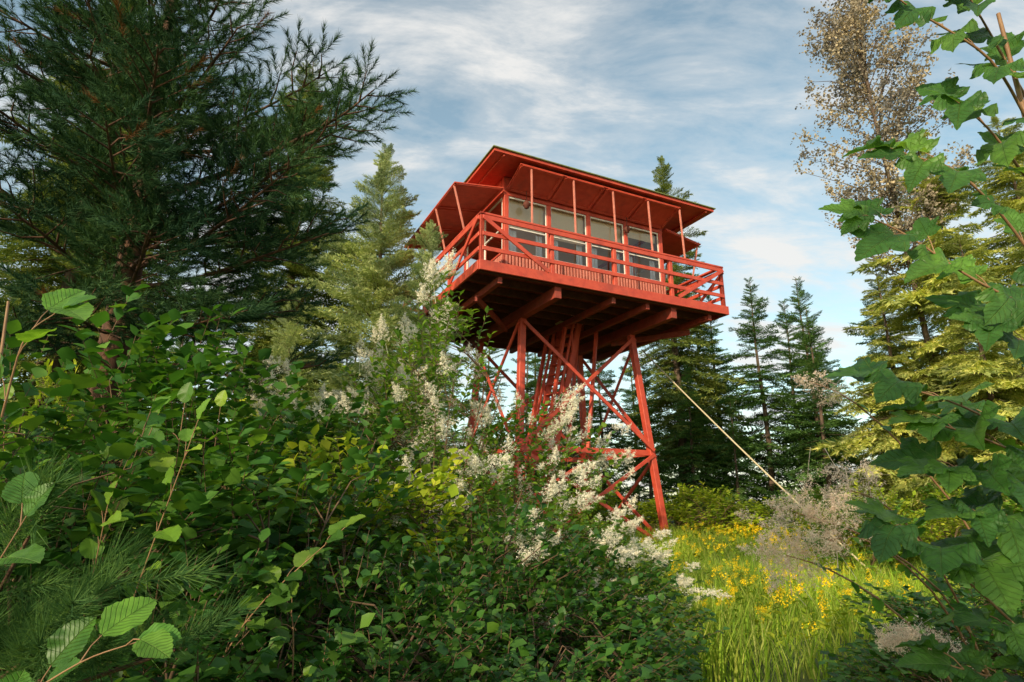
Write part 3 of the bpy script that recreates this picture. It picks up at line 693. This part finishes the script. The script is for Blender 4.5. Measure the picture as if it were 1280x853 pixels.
def lathe(name,prof,loc,mat):
    b=MB();k=16;V=[];F=[]
    for r_,z_ in prof:
        for j in range(k): a=j*2*math.pi/k;V.append((r_*math.cos(a),r_*math.sin(a),z_))
    for i in range(len(prof)-1):
        for j in range(k):
            p,q_,s_,t=i*k+j,i*k+(j+1)%k,(i+1)*k+(j+1)%k,(i+1)*k+j;F+=[(p,q_,s_),(p,s_,t)]
    b.add(V,F);o=b.build(name,[mat],True,tower);o.location=loc
for x,y in ((1.5,.84),(4.35,.84)):
    lathe('porch_lamp',[(.008,.06),(.008,-.2),(.04,-.22),(.085,-.3),(.09,-.33),(.06,-.36),(.05,-.4),(.0,-.42)],(x,y,ZW-.02),wooddk)
def panel(q,h0,h1,e0_,e1_,th=.03):
    h0,h1,e0_,e1_=map(Vector,(h0,h1,e0_,e1_));n=(h1-h0).cross(e0_-h0).normalized()
    if n.z<0:n=-n
    i=len(q.v)
    for p in (h0,h1,e1_,e0_): q.v.append(p)
    for p in (h0,h1,e1_,e0_): q.v.append(p+n*th)
    q.f+=[(i,i+1,i+2,i+3),(i+7,i+6,i+5,i+4)]+[(i+k,i+4+k,i+4+(k+1)%4,i+(k+1)%4) for k in range(4)]
    dn=-n*.012
    for a,b_ in((h0,h1),(e0_,e1_),(h0,e0_),(h1,e1_)):
        c=(h0+h1+e0_+e1_)/4;f=lambda p:p+(c-p).normalized()*.07+dn
        q.beam(f(a),f(b_),.07,.02,n)
q=BX()
for i in range(4):
    a=c0+.02+(c1-c0-.04)*i/4+.006;b_=c0+.02+(c1-c0-.04)*(i+1)/4-.006
    panel(q,(a,e0-.07,ZW-.02),(b_,e0-.07,ZW-.02),(a,.2,7.17),(b_,.2,7.17))
ym=[e0-.12,e0+1.15,e0+2.35,e1+.25]
for i in range(3):
    a,b_=ym[i]+.01,ym[i+1]-.01
    panel(q,(c0-.06,a,ZW-.03),(c0-.06,b_,ZW-.03),(-.25,a,6.74),(-.25,b_,6.74))
    panel(q,(c1+.06,a,ZW-.03),(c1+.06,b_,ZW-.03),(W+.25,a,6.70),(W+.25,b_,6.70))
q.build('window_shutters',red,.003)
ov=[(.35,.12),(6.62,.12),(6.62,D2+.0),(.35,D2+.0)];zr=7.27
rid=[(2.4,D2/2,zr+.55),(4.6,D2/2,zr+.55)]
q=BX();q.v=[Vector((x,y,zr)) for x,y in ov]+[Vector((x,y,zr+.07)) for x,y in ov]
q.f=[(0,3,2,1),(0,1,5,4),(1,2,6,5),(2,3,7,6),(3,0,4,7)]
q.build('roof_soffit_and_fascia',red,0)
me=bpy.data.meshes.new('roof_shingles');o5=.04
vv=[(x+(o5 if x>3 else -o5),y+(o5 if y>3 else -o5),zr+.072) for x,y in ov]+[(x+(o5 if x>3 else -o5),y+(o5 if y>3 else -o5),zr+.095) for x,y in ov]+rid
me.from_pydata(vv,[],[(0,1,5,4),(1,2,6,5),(2,3,7,6),(3,0,4,7),(4,5,9,8),(5,6,9),(6,7,8,9),(7,4,8),(0,3,2,1)]);me.materials.append(shingle);link(bpy.data.objects.new('roof_shingles',me),tower)
q=BX()
for x in np.linspace(.6,6.4,6):
    if x<c0-.05 or x>c1+.05: q.box(x-.02,x+.02,.16,D2-.04,zr-.05,zr-.003)
q.build('rafter_tails',red)
q=BX()
for x in (1.25,2.35,3.45,4.5,5.5): q.beam((x,.12,DT+RH-.02),(x+.06,.24,7.14),.035,.035)
for y in (1.0,2.2,3.4,4.5): q.beam((.06,y,DT+RH-.02),(-.22,y,6.73),.035,.035);q.beam((W-.06,y,DT+RH-.02),(W+.22,y,6.69),.035,.035)
q.build('shutter_props',redlite,.002)
b=MB();p0=np.array((3.75,16.6,4.25));p1=np.array((5.9,10.2,-1.2))
t=np.linspace(0,1,14)[:,None];pts=p0+(p1-p0)*t;pts[:,2]-=.3*(t*(1-t)).ravel()
b.tube(pts,.018,8,0);b.tube([p1+(0,0,-.3),p1+(0,0,.15)],.05,8,0)
b.build('guy_cable',[rope],True)
# ---------------- sky / light
az=(-.50,-.866);el=math.radians(24)
w=bpy.data.worlds.new('World');sc.world=w;w.use_nodes=True;nt=w.node_tree;nt.nodes.clear()
sky=N(nt,'ShaderNodeTexSky');sky.sky_type='NISHITA';sky.sun_disc=False;sky.sun_elevation=el;sky.sun_rotation=math.atan2(az[0],az[1])%(2*math.pi);sky.dust_density=1.2;sky.ozone_density=1.0
skc=mixc(nt,1.0,sky.outputs[0],(1.7,1.8,1.45),'MULTIPLY')
tc=N(nt,'ShaderNodeTexCoord');sx=N(nt,'ShaderNodeSeparateXYZ');L(nt,tc.outputs['Generated'],sx.inputs[0])
zz=M(nt,'ADD',M(nt,'MAXIMUM',sx.outputs[2],0.0),.3)
cx=N(nt,'ShaderNodeCombineXYZ');L(nt,M(nt,'DIVIDE',sx.outputs[0],zz),cx.inputs[0]);L(nt,M(nt,'DIVIDE',sx.outputs[1],zz),cx.inputs[1])
mp=N(nt,'ShaderNodeMapping');mp.inputs['Rotation'].default_value=(0,0,math.radians(-30));mp.inputs['Scale'].default_value=(1.3,3.2,1);mp.inputs['Location'].default_value=(.4,.9,0);L(nt,cx.outputs[0],mp.inputs[0])
n1=N(nt,'ShaderNodeTexNoise',ins={'Scale':2.4,'Detail':7.0,'Roughness':.62,'Distortion':.3});L(nt,mp.outputs[0],n1.inputs['Vector'])
n2=N(nt,'ShaderNodeTexNoise',ins={'Scale':1.9,'Detail':2.0,'Roughness':.5});L(nt,cx.outputs[0],n2.inputs['Vector'])
s_=M(nt,'ADD',M(nt,'MULTIPLY',n1.outputs['Fac'],.70),M(nt,'MULTIPLY',n2.outputs['Fac'],.40))
f=ramp(nt,s_,[(.45,(.08,.08,.08)),(.55,(.36,.36,.36)),(.66,(.92,.92,.92))])
c=mixc(nt,f,skc,(6.5,6.4,6.2))
bg=N(nt,'ShaderNodeBackground',ins={1:.14});L(nt,c,bg.inputs[0]);o=N(nt,'ShaderNodeOutputWorld');L(nt,bg.outputs[0],o.inputs[0])
ld=bpy.data.lights.new('sun','SUN');ld.energy=5.0;ld.angle=math.radians(.5);ld.color=(1,.82,.56);lo=link(bpy.data.objects.new('sun',ld))
dv=Vector((az[0]*math.cos(el),az[1]*math.cos(el),math.sin(el)));lo.rotation_euler=dv.to_track_quat('Z','Y').to_euler();lo.location=dv*60
for me in list(bpy.data.meshes):
    if me.users==0: bpy.data.meshes.remove(me)
cd=bpy.data.cameras.new('camera');cd.sensor_width=36;cd.lens=36*741/1280;cd.clip_start=.05;cd.clip_end=2000
co=link(bpy.data.objects.new('camera',cd));co.location=(0,0,0);co.rotation_euler=(math.radians(90+15.2),0,0);sc.camera=co
